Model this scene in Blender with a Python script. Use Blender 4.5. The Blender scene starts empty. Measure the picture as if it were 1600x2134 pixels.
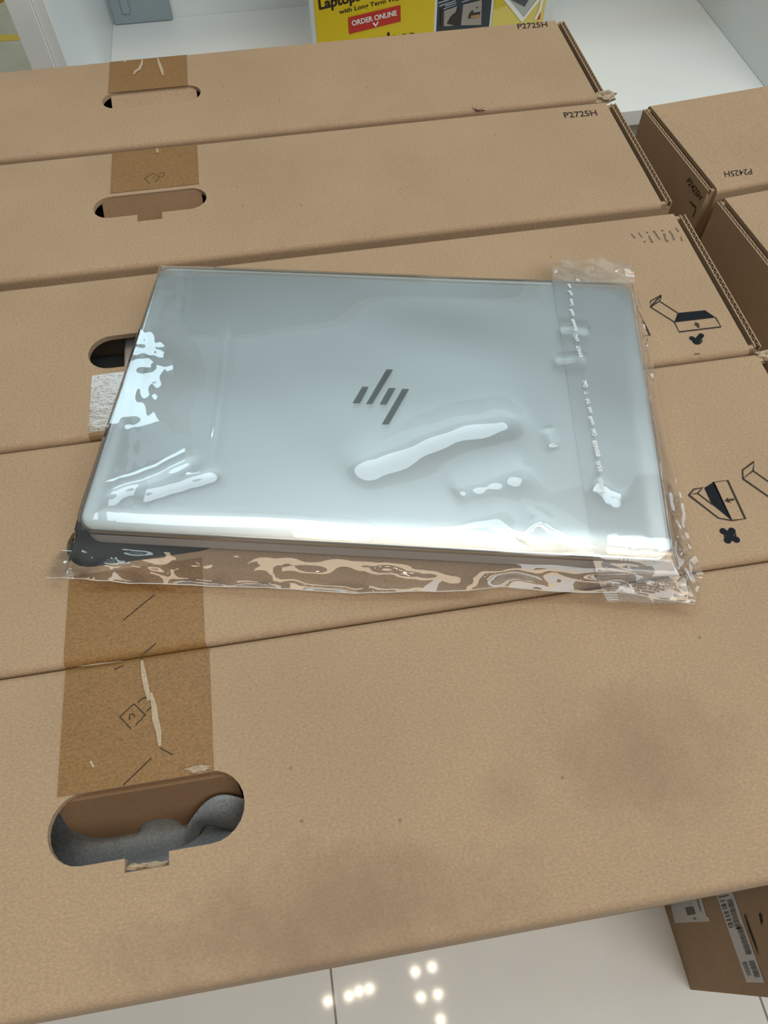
import bpy, bmesh, math, random
import numpy as np
from mathutils import Vector, Matrix, noise

S = bpy.context.scene
C = S.collection
rng = random.Random(7)

# ------------------------------------------------------------------ camera
U = 0.34                      # metres per calibration unit
TOP = 1.55 * U                # height of the carton tops above the floor
FPX, PITCH, ROLL, YAW = 1537.5, 1.02537, -0.01973, 0.14241
CAM = np.array([0.0, -0.0575 * U, TOP + U])

def cam_axes():
    cy, sy = math.cos(YAW), math.sin(YAW)
    f = np.array([sy * math.cos(PITCH), cy * math.cos(PITCH), -math.sin(PITCH)])
    r = np.array([cy, -sy, 0.0]); u = np.cross(r, f)
    cr, sr = math.cos(ROLL), math.sin(ROLL)
    return cr * r + sr * u, -sr * r + cr * u, f
RX, UX, FX = cam_axes()

cam_data = bpy.data.cameras.new('camera')
cam = bpy.data.objects.new('camera', cam_data)
C.objects.link(cam)
cam.matrix_world = Matrix(((RX[0], UX[0], -FX[0], CAM[0]), (RX[1], UX[1], -FX[1], CAM[1]),
                           (RX[2], UX[2], -FX[2], CAM[2]), (0, 0, 0, 1)))
cam_data.sensor_fit = 'VERTICAL'
cam_data.sensor_height = 24.0
cam_data.lens = FPX / 2134 * 24.0
cam_data.clip_start = 0.02
S.camera = cam

# ------------------------------------------------------------------ world, lamps, exposure
S.view_settings.view_transform = 'Standard'
S.view_settings.look = 'None'
S.view_settings.gamma = 1.0
S.view_settings.use_curve_mapping = False
S.view_settings.exposure = -0.20
w = bpy.data.worlds.new('World'); S.world = w
w.use_nodes = True
w.node_tree.nodes['Background'].inputs[0].default_value = (0.86, 0.96, 1.0, 1)
w.node_tree.nodes['Background'].inputs[1].default_value = 0.06

def area(name, x, y, z, sx, sy, rad, col, rz=0.0):
    L = bpy.data.lights.new(name, 'AREA'); L.shape = 'RECTANGLE'
    L.size, L.size_y = sx, sy
    L.energy = rad * sx * sy * math.pi      # radiance -> watts
    L.color = col
    o = bpy.data.objects.new(name, L); C.objects.link(o)
    o.location = (x, y, z); o.rotation_euler = (0, 0, rz)
    return o
area('skylight', -0.96, 2.72, 2.97, 0.58, 0.62, 7.0, (0.66, 0.90, 1.0))
area('added_sky_fill', 0.85, 2.95, 2.985, 3.4, 2.8, 0.76, (0.66, 0.91, 1.0))  # added soft blue fill overhead; brightens and cools the lid
area('ceiling_panel', 0.12, 0.94, 2.97, 2.3, 0.48, 4.5, (0.76, 0.93, 1.0), -0.16)
area('warm_ceiling_panel', 0.50, 0.36, 2.97, 1.8, 0.30, 5.2, (1.0, 0.78, 0.54), -0.16)
area('added_rear_fill', 1.6, -2.0, 2.97, 3.0, 1.8, 4.1, (0.95, 0.97, 0.97), -0.16)  # added fill from behind the camera; brightens floor and front faces
area('warm_spot_row', 0.1, -0.72, 2.97, 2.0, 0.50, 4.6, (1.0, 0.80, 0.57), -0.16)
side_light = area('added_side_light', 3.3, 0.4, 1.35, 1.7, 2.2, 2.2, (0.80, 0.93, 1.0))  # added light on the right, gives the sleeve margin its pale streak
side_light.rotation_euler = (0, math.pi / 2, 0)

# ------------------------------------------------------------------ helpers
def P(px, py, z=TOP):
    """point of the photograph brought onto the level plane at height z"""
    d = FX + (px - 800) / FPX * RX - (py - 1067) / FPX * UX
    t = (z - CAM[2]) / d[2]
    return Vector(CAM + t * d)

def PP(px, py, p0, n):
    """the same onto any plane through p0 with normal n"""
    d = Vector(FX + (px - 800) / FPX * RX - (py - 1067) / FPX * UX)
    o = Vector(CAM); n = Vector(n)
    return o + d * ((Vector(p0) - o).dot(n) / d.dot(n))

def lin(r, g, b):
    f = lambda c: (c / 255 / 12.92) if c / 255 <= 0.04045 else ((c / 255 + 0.055) / 1.055) ** 2.4
    return (f(r), f(g), f(b), 1)

def thing(name, label, cat, loc=(0, 0, 0), rz=0.0, group=None):
    o = bpy.data.objects.new(name, None); C.objects.link(o)
    o.location = loc; o.rotation_euler = (0, 0, rz)
    o.empty_display_size = 0.05
    o['label'] = label; o['category'] = cat
    if group: o['group'] = group
    return o

def world_matrix(o):
    m = Matrix.Translation(o.location) @ o.rotation_euler.to_matrix().to_4x4()
    return world_matrix(o.parent) @ m if o.parent else m

def link(name, me, mat, parent=None, smooth=False, label=None):
    """me is in world coordinates; it is brought into the parent's own frame"""
    o = bpy.data.objects.new(name, me); C.objects.link(o)
    if parent is not None:
        o.parent = parent
        me.transform(world_matrix(parent).inverted())
    if mat is not None:
        me.materials.append(mat)
    if smooth:
        for p in me.polygons: p.use_smooth = True
    if label: o['label'] = label
    return o

def mesh(name, vs, fs, mat, parent=None, smooth=False, label=None):
    me = bpy.data.meshes.new(name)
    me.from_pydata([tuple(v) for v in vs], [], fs); me.update()
    return link(name, me, mat, parent, smooth, label)

def bmobj(name, bm, mat, parent=None, smooth=False, label=None):
    bmesh.ops.recalc_face_normals(bm, faces=bm.faces[:])
    me = bpy.data.meshes.new(name); bm.to_mesh(me); bm.free()
    return link(name, me, mat, parent, smooth, label)

def tag(o, label, cat, group=None):
    o['label'] = label; o['category'] = cat
    if group: o['group'] = group
    return o

def struct(o):
    o['kind'] = 'structure'; return o

def box(bm, x0, x1, y0, y1, z0, z1, bev=0.0, frame=None):
    r = bmesh.ops.create_cube(bm, size=1.0)
    vs = r['verts']
    bmesh.ops.scale(bm, vec=(x1 - x0, y1 - y0, z1 - z0), verts=vs)
    bmesh.ops.translate(bm, vec=((x0 + x1) / 2, (y0 + y1) / 2, (z0 + z1) / 2), verts=vs)
    if bev > 0:
        es = list({e for v in vs for e in v.link_edges})
        r2 = bmesh.ops.bevel(bm, geom=es, offset=bev, segments=2, affect='EDGES', profile=0.5)
        vs = list({v for f in r2['faces'] for v in f.verts})
    if frame is not None:
        bmesh.ops.transform(bm, matrix=frame, verts=[v for v in bm.verts if v.is_valid and v in set(vs)])
    return vs

def ribbon(pts, width, up=Vector((0, 0, 1)), closed=False):
    """flat stroke of the given width through pts, lying in the plane normal to up"""
    vs, fs = [], []
    n = len(pts)
    for i, p in enumerate(pts):
        a = pts[i - 1] if (i > 0 or closed) else pts[i]
        b = pts[(i + 1) % n] if (i < n - 1 or closed) else pts[i]
        t = (b - a)
        t = t.normalized() if t.length > 1e-9 else Vector((1, 0, 0))
        s = up.cross(t).normalized()
        k = 1.0
        if 0 < i < n - 1 or closed:
            d1 = (pts[i] - pts[i - 1]).normalized(); d2 = (pts[(i + 1) % n] - pts[i]).normalized()
            c = max(0.62, math.sqrt(max(0.0, (1 + d1.dot(d2)) / 2))); k = 1 / c
        vs += [p + s * width / 2 * k, p - s * width / 2 * k]
    m = n if closed else n - 1
    for i in range(m):
        j = (i + 1) % n
        fs.append((2 * i, 2 * i + 1, 2 * j + 1, 2 * j))
    return vs, fs

class Ink:
    """collects flat printed shapes into one mesh"""
    def __init__(s): s.v, s.f = [], []
    def add(s, vs, fs):
        s.n = getattr(s, 'n', 0) + 1
        k = len(s.v); s.v += [Vector(v) + Vector((0, 0, 1.2e-5 * s.n)) for v in vs]; s.f += [tuple(i + k for i in f) for f in fs]
    def line(s, pts, wd, up=Vector((0, 0, 1)), closed=False):
        s.add(*ribbon(pts, wd, up, closed))
    def poly(s, pts):
        s.add(pts, [tuple(range(len(pts)))])
    def disc(s, c, r, ax=Vector((1, 0, 0)), ay=Vector((0, 1, 0)), n=20):
        s.poly([c + ax * r * math.cos(2 * math.pi * i / n) + ay * r * math.sin(2 * math.pi * i / n) for i in range(n)])
    def build(s, name, mat, parent, label=None):
        return mesh(name, s.v, s.f, mat, parent, label=label)

def text_data(body, bold=0.0, space=1.0):
    cu = bpy.data.curves.new('t', 'FONT'); cu.body = body; cu.resolution_u = 3
    cu.offset = bold; cu.space_character = space
    o = bpy.data.objects.new('t', cu); C.objects.link(o)
    bpy.context.view_layer.update()
    me = bpy.data.meshes.new_from_object(o.evaluated_get(bpy.context.evaluated_depsgraph_get()))
    bpy.data.objects.remove(o); bpy.data.curves.remove(cu)
    v = np.array([x.co[:] for x in me.vertices]); f = [tuple(p.vertices) for p in me.polygons]
    bpy.data.meshes.remove(me)
    return v, f

def text_on(body, bl, br, tl, bold=0.0, lift=Vector((0, 0, 0)), space=1.0):
    """text with cap height and width fitted to three corners: baseline left, baseline right, top left"""
    v, f = text_data(body, bold, space)
    x0, x1 = v[:, 0].min(), v[:, 0].max(); h = 0.70
    out = [bl + (br - bl) * ((a[0] - x0) / (x1 - x0)) + (tl - bl) * (a[1] / h) + lift for a in v]
    return out, f

# ------------------------------------------------------------------ materials
def mat(name, col, rough=0.6, metal=0.0, spec=None, coat=0.0):
    m = bpy.data.materials.new(name); m.use_nodes = True
    b = m.node_tree.nodes['Principled BSDF']
    b.inputs['Base Color'].default_value = col
    b.inputs['Roughness'].default_value = rough
    b.inputs['Metallic'].default_value = metal
    if spec is not None: b.inputs['Specular IOR Level'].default_value = spec
    b.inputs['Coat Weight'].default_value = coat
    return m

def nd(m, t, **kw):
    n = m.node_tree.nodes.new(t)
    for k, v in kw.items(): setattr(n, k, v)
    return n

def lk(m, a, b): m.node_tree.links.new(a, b)

def coords(m, scale=(1, 1, 1)):
    tc = nd(m, 'ShaderNodeTexCoord'); mp = nd(m, 'ShaderNodeMapping')
    mp.inputs['Scale'].default_value = scale
    lk(m, tc.outputs['Object'], mp.inputs['Vector'])
    return mp.outputs['Vector']

def ramp(m, fac, stops):
    r = nd(m, 'ShaderNodeValToRGB')
    while len(r.color_ramp.elements) < len(stops): r.color_ramp.elements.new(0.5)
    for e, (p, c) in zip(r.color_ramp.elements, stops): e.position = p; e.color = c
    lk(m, fac, r.inputs['Fac']); return r.outputs['Color']

def nz(m, vec, scale, detail=3, rough=0.6):
    n = nd(m, 'ShaderNodeTexNoise'); n.inputs['Scale'].default_value = scale
    n.inputs['Detail'].default_value = detail; n.inputs['Roughness'].default_value = rough
    lk(m, vec, n.inputs['Vector']); return n.outputs['Fac']

def mixc(m, fac, a, b, mode='MIX'):
    x = nd(m, 'ShaderNodeMix', data_type='RGBA', blend_type=mode)
    for s, v in ((0, fac), (6, a), (7, b)):
        if hasattr(v, 'is_output'): lk(m, v, x.inputs[s])
        else: x.inputs[s].default_value = v
    return x.outputs[2]

def kraft(name, base, fibre=0.35, rough=0.82, spec=0.25, dark_patches=(), ripple=None, speck=1.0):
    m = mat(name, base, rough, spec=spec)
    b = m.node_tree.nodes['Principled BSDF']
    v = coords(m)
    big = nz(m, v, 9, 4, 0.55)
    fib = nz(m, coords(m, (0.75, 1.2, 1)), 850, 3, 0.7)
    fin = nz(m, v, 900, 2, 0.6)
    d = tuple(c * 0.80 for c in base[:3]) + (1,); l = tuple(min(1, c * 1.10) for c in base[:3]) + (1,)
    c1 = ramp(m, big, [(0.3, d), (0.72, l)])
    g0 = 1 - fibre; g1 = 1 + fibre * 0.75
    c2 = ramp(m, fib, [(0.32, (g0, g0, g0, 1)), (0.70, (g1, g1, g1, 1))])
    col = mixc(m, 0.55, c1, base)
    col = mixc(m, 1.0, col, c2, 'MULTIPLY')
    sp = ramp(m, fin, [(0.66, (0, 0, 0, 1)), (0.76, (1, 1, 1, 1))])
    light = tuple(min(1, c * 1.45) for c in base[:3]) + (1,)
    mul = nd(m, 'ShaderNodeMath', operation='MULTIPLY'); mul.inputs[1].default_value = 0.35 * speck
    lk(m, sp, mul.inputs[0])
    col = mixc(m, mul.outputs[0], col, light)
    # small dark inclusions in the recycled paper
    vo = nd(m, 'ShaderNodeTexVoronoi'); vo.inputs['Scale'].default_value = 46
    lk(m, v, vo.inputs['Vector'])
    dk = ramp(m, vo.outputs['Distance'], [(0.02, (1, 1, 1, 1)), (0.05, (0, 0, 0, 1))])
    mu2 = nd(m, 'ShaderNodeMath', operation='MULTIPLY'); mu2.inputs[1].default_value = 0.5
    lk(m, dk, mu2.inputs[0])
    col = mixc(m, mu2.outputs[0], col, tuple(c * 0.25 for c in base[:3]) + (1,))
    # soft darker patches with noisy edges, fixed on the carton
    for (cx, cy, rx, ry, k) in dark_patches:
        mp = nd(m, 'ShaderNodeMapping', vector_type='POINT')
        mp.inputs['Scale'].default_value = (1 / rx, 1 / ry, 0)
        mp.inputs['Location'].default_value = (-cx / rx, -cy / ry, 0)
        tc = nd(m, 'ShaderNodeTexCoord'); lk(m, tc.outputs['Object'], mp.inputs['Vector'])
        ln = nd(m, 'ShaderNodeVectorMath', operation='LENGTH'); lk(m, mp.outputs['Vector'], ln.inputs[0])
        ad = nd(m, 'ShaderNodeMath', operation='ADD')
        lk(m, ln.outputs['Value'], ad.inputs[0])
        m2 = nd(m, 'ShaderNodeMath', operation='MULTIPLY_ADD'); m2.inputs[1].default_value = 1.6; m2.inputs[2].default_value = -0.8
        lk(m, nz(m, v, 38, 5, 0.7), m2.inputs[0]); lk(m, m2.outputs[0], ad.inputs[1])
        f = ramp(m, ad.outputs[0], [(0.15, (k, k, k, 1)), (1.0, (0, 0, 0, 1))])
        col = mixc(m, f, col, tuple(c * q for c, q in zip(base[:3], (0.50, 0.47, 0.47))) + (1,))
    lk(m, col, b.inputs['Base Color'])
    bp = nd(m, 'ShaderNodeBump'); bp.inputs['Strength'].default_value = 0.12; bp.inputs['Distance'].default_value = 0.0006
    lk(m, fib, bp.inputs['Height'])
    last = bp.outputs['Normal']
    if ripple:
        rp = nd(m, 'ShaderNodeBump'); rp.inputs['Strength'].default_value = ripple[0]; rp.inputs['Distance'].default_value = ripple[2]
        lk(m, nz(m, coords(m, (0.35, 1, 1)), ripple[1], 3, 0.6), rp.inputs['Height'])
        lk(m, last, rp.inputs['Normal']); last = rp.outputs['Normal']
        b.inputs['Coat Weight'].default_value = ripple[4] if len(ripple) > 4 else 0.9
        b.inputs['Coat Roughness'].default_value = ripple[3]
        if len(ripple) > 5: b.inputs['Coat IOR'].default_value = ripple[5]
        lk(m, rp.outputs['Normal'], b.inputs['Coat Normal'])
    lk(m, last, b.inputs['Normal'])
    return m

KRAFT = (0.458, 0.324, 0.208, 1)
M_card = kraft('kraft_cardboard', KRAFT, 0.16)
def dark_patch(px, py, rx, ry, k):
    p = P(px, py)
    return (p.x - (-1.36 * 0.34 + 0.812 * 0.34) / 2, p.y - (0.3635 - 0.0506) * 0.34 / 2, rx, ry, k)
M_near = kraft('kraft_cardboard_patchy', KRAFT, 0.16,
               dark_patches=[dark_patch(720, 1915, 0.085, 0.032, 0.5), dark_patch(1340, 1570, 0.05, 0.035, 0.42), dark_patch(1060, 1650, 0.02, 0.015, 0.25), dark_patch(380, 1980, 0.05, 0.02, 0.2)])
M_cut = mat('cut_cardboard_edge', (0.30, 0.21, 0.13, 1), 0.9)
M_inner = kraft('inner_cardboard', (0.255, 0.155, 0.085, 1), 0.10)
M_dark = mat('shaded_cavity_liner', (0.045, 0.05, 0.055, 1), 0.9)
M_tape = kraft('brown_packing_tape', (0.300, 0.165, 0.060, 1), 0.30, 0.55, 0.3, ripple=(0.25, 60, 0.001, 0.28, 0.2), speck=0.6)
M_tape2 = kraft('rippled_packing_tape', (0.300, 0.178, 0.078, 1), 0.25, 0.5, 0.3, ripple=(0.16, 170, 0.002, 0.06, 1.0, 2.1), speck=0.6)
M_ink = mat('black_print', (0.028, 0.020, 0.014, 1), 0.7)
M_icon = mat('blue_black_print', (0.012, 0.016, 0.021, 1), 0.7, spec=0.12)
M_faint = mat('faded_print', (0.13, 0.085, 0.045, 1), 0.8)
M_smear = mat('grey_smear_print', (0.16, 0.13, 0.10, 1), 0.8)
M_torn = kraft('torn_paper', (0.50, 0.39, 0.275, 1), 0.2)
M_foam = None

# ------------------------------------------------------------------ floor, ceiling
def tile_material():
    m = mat('polished_floor_tile', (0.62, 0.60, 0.54, 1), 0.05, spec=0.6)
    b = m.node_tree.nodes['Principled BSDF']
    v = coords(m)
    sep = nd(m, 'ShaderNodeSeparateXYZ'); lk(m, v, sep.inputs[0])
    def joint(out, off, size):
        a = nd(m, 'ShaderNodeMath', operation='ADD'); a.inputs[1].default_value = off; lk(m, out, a.inputs[0])
        pg = nd(m, 'ShaderNodeMath', operation='PINGPONG'); pg.inputs[1].default_value = size / 2; lk(m, a.outputs[0], pg.inputs[0])
        l = nd(m, 'ShaderNodeMath', operation='LESS_THAN'); l.inputs[1].default_value = 0.0011; lk(m, pg.outputs[0], l.inputs[0])
        return l.outputs[0]
    jx = joint(sep.outputs['X'], 0.0627, 0.412); jy = joint(sep.outputs['Y'], 0.33, 0.824)
    mx = nd(m, 'ShaderNodeMath', operation='MAXIMUM'); lk(m, jx, mx.inputs[0]); lk(m, jy, mx.inputs[1])
    vein = ramp(m, nz(m, v, 3.2, 5, 0.55), [(0.35, (0.76, 0.76, 0.74, 1)), (0.7, (0.83, 0.83, 0.81, 1))])
    lk(m, mixc(m, mx.outputs[0], vein, (0.26, 0.235, 0.20, 1)), b.inputs['Base Color'])
    return m
M_tile = tile_material()
bm = bmesh.new(); box(bm, -5, 5, -4, 1.16, -0.05, 0)
struct(bmobj('floor', bm, M_tile))
M_stone = mat('beige_corridor_stone', (0.30, 0.285, 0.225, 1), 0.45)
bb = M_stone.node_tree.nodes['Principled BSDF']
lk(M_stone, ramp(M_stone, nz(M_stone, coords(M_stone), 14, 4), [(0.3, (0.46, 0.42, 0.31, 1)), (0.7, (0.54, 0.495, 0.375, 1))]), bb.inputs['Base Color'])
bm = bmesh.new(); box(bm, -5, 5, 1.16, 8, -0.05, 0)
struct(bmobj('floor', bm, M_stone))
M_ceil = mat('white_ceiling', (0.80, 0.81, 0.80, 1), 0.9)
bm = bmesh.new(); box(bm, -3.6, 3.6, -3.2, 5.0, 3.0, 3.06)
struct(bmobj('ceiling', bm, M_ceil))

# yellow floor marking seen past the display unit
M_yel = mat('yellow_floor_tape', lin(214, 178, 70), 0.5)
a0, a1 = P(-260, 92, 0.0), P(90, 76, 0.0)
dirv = (a1 - a0).normalized(); sd = Vector((-dirv.y, dirv.x, 0)) * 0.013
vs = []
for zz in (0.0, 0.0012):
    vs += [a0 + sd + Vector((0, 0, zz)), a0 - sd + Vector((0, 0, zz)), a1 - sd + Vector((0, 0, zz)), a1 + sd + Vector((0, 0, zz))]
o = mesh('floor_stripe', vs, [(0, 1, 2, 3), (7, 6, 5, 4), (0, 4, 5, 1), (1, 5, 6, 2), (2, 6, 7, 3), (3, 7, 4, 0)], M_yel)
tag(o, 'yellow stripe stuck on the beige floor left of the white display unit', 'floor stripe')
# rounded yellow plastic edge, only its rim shows at the corner of the view
c0 = P(-50, -12, 0.0)
bm = bmesh.new()
N = 40; R0, R1 = 0.085, 0.0
prof = [(0.085, 0.0), (0.085, 0.012), (0.079, 0.018), (0.05, 0.018), (0.045, 0.014), (0.045, 0.0)]
ring = [[bm.verts.new((c0.x + r * math.cos(2 * math.pi * i / N), c0.y + r * math.sin(2 * math.pi * i / N), z)) for r, z in prof] for i in range(N)]
for i in range(N):
    for k in range(len(prof)):
        k2 = (k + 1) % len(prof)
        bm.faces.new((ring[i][k], ring[(i + 1) % N][k], ring[(i + 1) % N][k2], ring[i][k2]))
tag(bmobj('yellow_ring', bm, mat('amber_plastic', lin(208, 160, 30), 0.4), smooth=True),
    'amber yellow round rim on the floor beyond the yellow stripe', 'ring')

# ------------------------------------------------------------------ track of small spotlights whose glints show in the polished tile
M_bulb = bpy.data.materials.new('lit_bulb'); M_bulb.use_nodes = True
nt = M_bulb.node_tree; nt.nodes.clear()
em = nt.nodes.new('ShaderNodeEmission'); em.inputs[0].default_value = (1.0, 0.86, 0.66, 1); em.inputs[1].default_value = 60
ou = nt.nodes.new('ShaderNodeOutputMaterial'); nt.links.new(em.outputs[0], ou.inputs[0])
M_house = mat('white_lamp_housing', (0.75, 0.75, 0.73, 1), 0.4)
spots = [(0.091, -0.081), (0.168, -0.075), (0.098, -0.178), (0.173, -0.179), (0.167, -0.271),
         (-0.306, -0.128), (-0.212, -0.123), (-0.166, -0.112), (-0.119, -0.111)]
for i, (x, y) in enumerate(spots):
    t = thing('ceiling_downlight', 'small round warm downlight in the white ceiling above the boxes', 'ceiling light', (x, y, 3.0), 0, 'warm ceiling downlights')
    bm = bmesh.new(); N = 24
    prof = [(0.026, 0.0), (0.026, -0.004), (0.021, -0.006), (0.019, -0.002)]
    rings = [[bm.verts.new((x + r * math.cos(2 * math.pi * k / N), y + r * math.sin(2 * math.pi * k / N), 3.0 + z)) for k in range(N)] for r, z in prof]
    for q in range(len(prof) - 1):
        for k in range(N):
            bm.faces.new((rings[q][k], rings[q][(k + 1) % N], rings[q + 1][(k + 1) % N], rings[q + 1][k]))
    bmobj('housing', bm, M_house, t, True)
    bm = bmesh.new()
    bmesh.ops.create_circle(bm, cap_ends=True, segments=N, radius=0.016, matrix=Matrix.Translation((x, y, 2.9975)))
    bmobj('bulb', bm, M_bulb, t)

# ------------------------------------------------------------------ cartons
def stadium(xa, xb, ya, yb, n=12):
    r = (yb - ya) / 2; ym = (ya + yb) / 2; pts = []
    for i in range(n + 1):
        a = -math.pi / 2 + math.pi * i / n
        pts.append((xb - r + r * math.cos(a), ym + r * math.sin(a)))
    for i in range(n + 1):
        a = math.pi / 2 + math.pi * i / n
        pts.append((xa + r + r * math.cos(a), ym + r * math.sin(a)))
    return pts

def hole_outline(xa, xb, ya, yb, notch=None):
    """hand hole: rounded slot with an optional square notch in its near (ya) or far (yb) edge"""
    pts = stadium(xa, xb, ya, yb)
    if notch:
        na, nb, d = notch
        if d < 0:   # near edge, running from left arc end back to the start
            pts = pts + [(na, ya), (na, ya + d), (nb, ya + d), (nb, ya)]
        else:
            k = 13
            pts = pts[:k] + [(nb, yb), (nb, yb + d), (na, yb + d), (na, yb)] + pts[k:]
    return pts

def add_solid(o, t, off=-1.0):
    md = o.modifiers.new('thickness', 'SOLIDIFY'); md.thickness = t; md.offset = off
    return md

def shell(parent, F, x0, x1, y0, y1, ztop, zbot, hole=None, r=0.004, m=None, dent=None):
    """long walls and top in one folded sheet; F maps carton coordinates to the world"""
    bm = bmesh.new()
    NX = 26
    # flat top
    ya, yb = y0 + r, y1 - r
    outer = [(x0, ya), (x1, ya), (x1, yb), (x0, yb)]
    def loop(pts):
        vv = [bm.verts.new((x, y, ztop)) for x, y in pts]
        return [bm.edges.new((vv[i], vv[(i + 1) % len(vv)])) for i in range(len(vv))]
    es = loop(outer)
    if hole: es += loop(hole)
    bmesh.ops.triangle_fill(bm, edges=es, use_beauty=True, use_dissolve=False)
    # folds and long walls
    for yy, s in ((y0, -1), (y1, 1)):
        prof = []
        for i in range(7):
            a = math.pi / 2 * i / 6
            prof.append((yy - s * r + s * r * math.sin(a), ztop - r + r * math.cos(a)))
        prof.append((yy, zbot))
        for (p, q) in zip(prof[:-1], prof[1:]):
            v = [bm.verts.new((x0, p[0], p[1])), bm.verts.new((x1, p[0], p[1])), bm.verts.new((x1, q[0], q[1])), bm.verts.new((x0, q[0], q[1]))]
            bm.faces.new(v)
    bmesh.ops.remove_doubles(bm, verts=bm.verts[:], dist=1e-5)
    bmesh.ops.recalc_face_normals(bm, faces=bm.faces[:])
    up = sum(f.normal.z * f.calc_area() for f in bm.faces)
    if up < 0: bmesh.ops.reverse_faces(bm, faces=bm.faces[:])
    me = bpy.data.meshes.new('shell'); bm.to_mesh(me); bm.free()
    me.transform(F)
    o = link('shell', me, m or M_card, parent)
    add_solid(o, 0.0035)
    return o

def end_panel(parent, F, xo, s, y0, y1, ztop, zbot, m=None, wrap=0.012, t=0.0042):
    """end wall of corrugated board: two liners, a fluted core that shows along the top edge, and tucked returns"""
    m = m or M_card
    bm = bmesh.new()
    xa, xb = (xo - t, xo) if s > 0 else (xo, xo + t)
    box(bm, xa, xa + 0.0008, y0, y1, zbot, ztop)
    box(bm, xb - 0.0008, xb, y0, y1, zbot, ztop)
    box(bm, xa + 0.0008, xb - 0.0008, y0, y1, zbot, ztop - 0.004)
    # returns that wrap round the corners
    for ya, yb in ((y0 - 0.0, y0 + 0.003), (y1 - 0.003, y1)):
        if s > 0: box(bm, xa - wrap, xa, ya, yb, zbot, ztop - 0.001)
        else: box(bm, xb, xb + wrap, ya, yb, zbot, ztop - 0.001)
    bmesh.ops.transform(bm, matrix=F, verts=bm.verts[:])
    o = bmobj('end_panel', bm, m, parent)
    # flutes
    vs, fs = [], []
    n = int((y1 - y0) / 0.0009)
    for i in range(n + 1):
        y = y0 + 0.001 + (y1 - y0 - 0.002) * i / n
        xm = (xa + xb) / 2 + (t / 2 - 0.001) * math.sin(i * 2 * math.pi / 5.3)
        for dx in (-0.0003, 0.0003):
            vs += [F @ Vector((xm + dx, y, ztop - 0.0042)), F @ Vector((xm + dx, y, ztop - 0.0002))]
    for i in range(n):
        a = 4 * i; b = a + 4
        fs += [(a, b, b + 1, a + 1), (a + 2, a + 3, b + 3, b + 2), (a + 1, b + 1, b + 3, a + 3)]
    mesh('corrugated_edge', vs, fs, M_cut, o)
    return o

def tape_strip(parent, F, xa, xb, ya, yb, y0, y1, ztop, m, side, r=0.004, down=0.03, skew=0.0):
    """tape lying on the top and folded over the long edge on the given side (+1 far, -1 near)"""
    e = 0.00035
    prof = []
    if side > 0: prof.append((ya, ztop + e)); edge, s = y1, 1
    else: prof.append((yb, ztop + e)); edge, s = y0, -1
    n0 = 10
    for i in range(1, n0):
        prof.append((prof[0][0] + (edge - s * r - prof[0][0]) * i / n0, ztop + e))
    for i in range(7):
        a = math.pi / 2 * i / 6
        prof.append((edge - s * r + s * (r + e) * math.sin(a), ztop - r + (r + e) * math.cos(a)))
    prof.append((edge + s * e, ztop - down))
    vs, fs = [], []
    for y, z in prof:
        for k in range(2):
            x = (xa, xb)[k]
            vs.append(F @ Vector((x, y, z)))
    for i in range(len(prof) - 1):
        q = (2 * i, 2 * i + 1, 2 * i + 3, 2 * i + 2)
        fs.append(q if s > 0 else q[::-1])
    return mesh('packing_tape', vs, fs, m, parent)

def hand_flap(parent, F, xa, xb, yh, length, ang, z, m, side=-1, rnd=0.5, notch=None, inset=0.0):
    """punched-out flap of the hand hole hanging from its far edge into the box"""
    r = length * rnd; n = 8
    pts = [(xa + inset, 0.0)]
    for i in range(n + 1):
        a = math.pi - math.pi / 2 * i / n * -1
        pts.append((xa + r + r * math.cos(math.pi + math.pi / 2 * i / n), length - r - r * math.sin(math.pi + math.pi / 2 * i / n)))
    if notch:
        c, rr = notch
        for i in range(11):
            a = math.pi - math.pi * i / 10
            pts.append((c + rr * math.cos(a), length - rr * 0.85 * math.sin(a)))
    for i in range(n + 1):
        pts.append((xb - r + r * math.sin(math.pi / 2 * i / n), length - r + r * math.cos(math.pi / 2 * i / n)))
    pts.append((xb - inset, 0.0))
    vs = [F @ Vector((x, yh + side * d * math.cos(ang), z - d * math.sin(ang))) for x, d in pts]
    bm = bmesh.new()
    vv = [bm.verts.new(v) for v in vs]
    es = [bm.edges.new((vv[i], vv[(i + 1) % len(vv)])) for i in range(len(vv))]
    bmesh.ops.triangle_fill(bm, edges=es, use_beauty=True)
    o = bmobj('hand_flap', bm, m, parent)
    add_solid(o, 0.003, 1.0)
    return o

def crumple(name, parent, c, r, m, seed, sq=(1, 1, 1)):
    rg = random.Random(seed)
    bm = bmesh.new()
    bmesh.ops.create_icosphere(bm, subdivisions=3, radius=1.0)
    for v in bm.verts:
        n = noise.noise(v.co * 1.7 + Vector((seed, 0, 0))) * 0.55 + noise.noise(v.co * 4.1 + Vector((0, seed, 0))) * 0.38
        q = v.co * (1 + n)
        v.co = Vector(c) + Vector((q.x * r * sq[0], q.y * r * sq[1], q.z * r * sq[2]))
    return bmobj(name, bm, m, parent)

XL, XF, XW = -1.36 * U, 0.786 * U, 0.812 * U        # left end, right end of the top sheet, outer face of the end wall
I4 = Matrix.Identity(4)
YE = [1.982, 1.589, 1.1706, 0.7665, 0.3635, -0.0506]   # seams between the five cartons
GAP = [0.006, 0.0085, 0.0022, 0.0009, 0.0]           # clear gap on the near side of each

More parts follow.
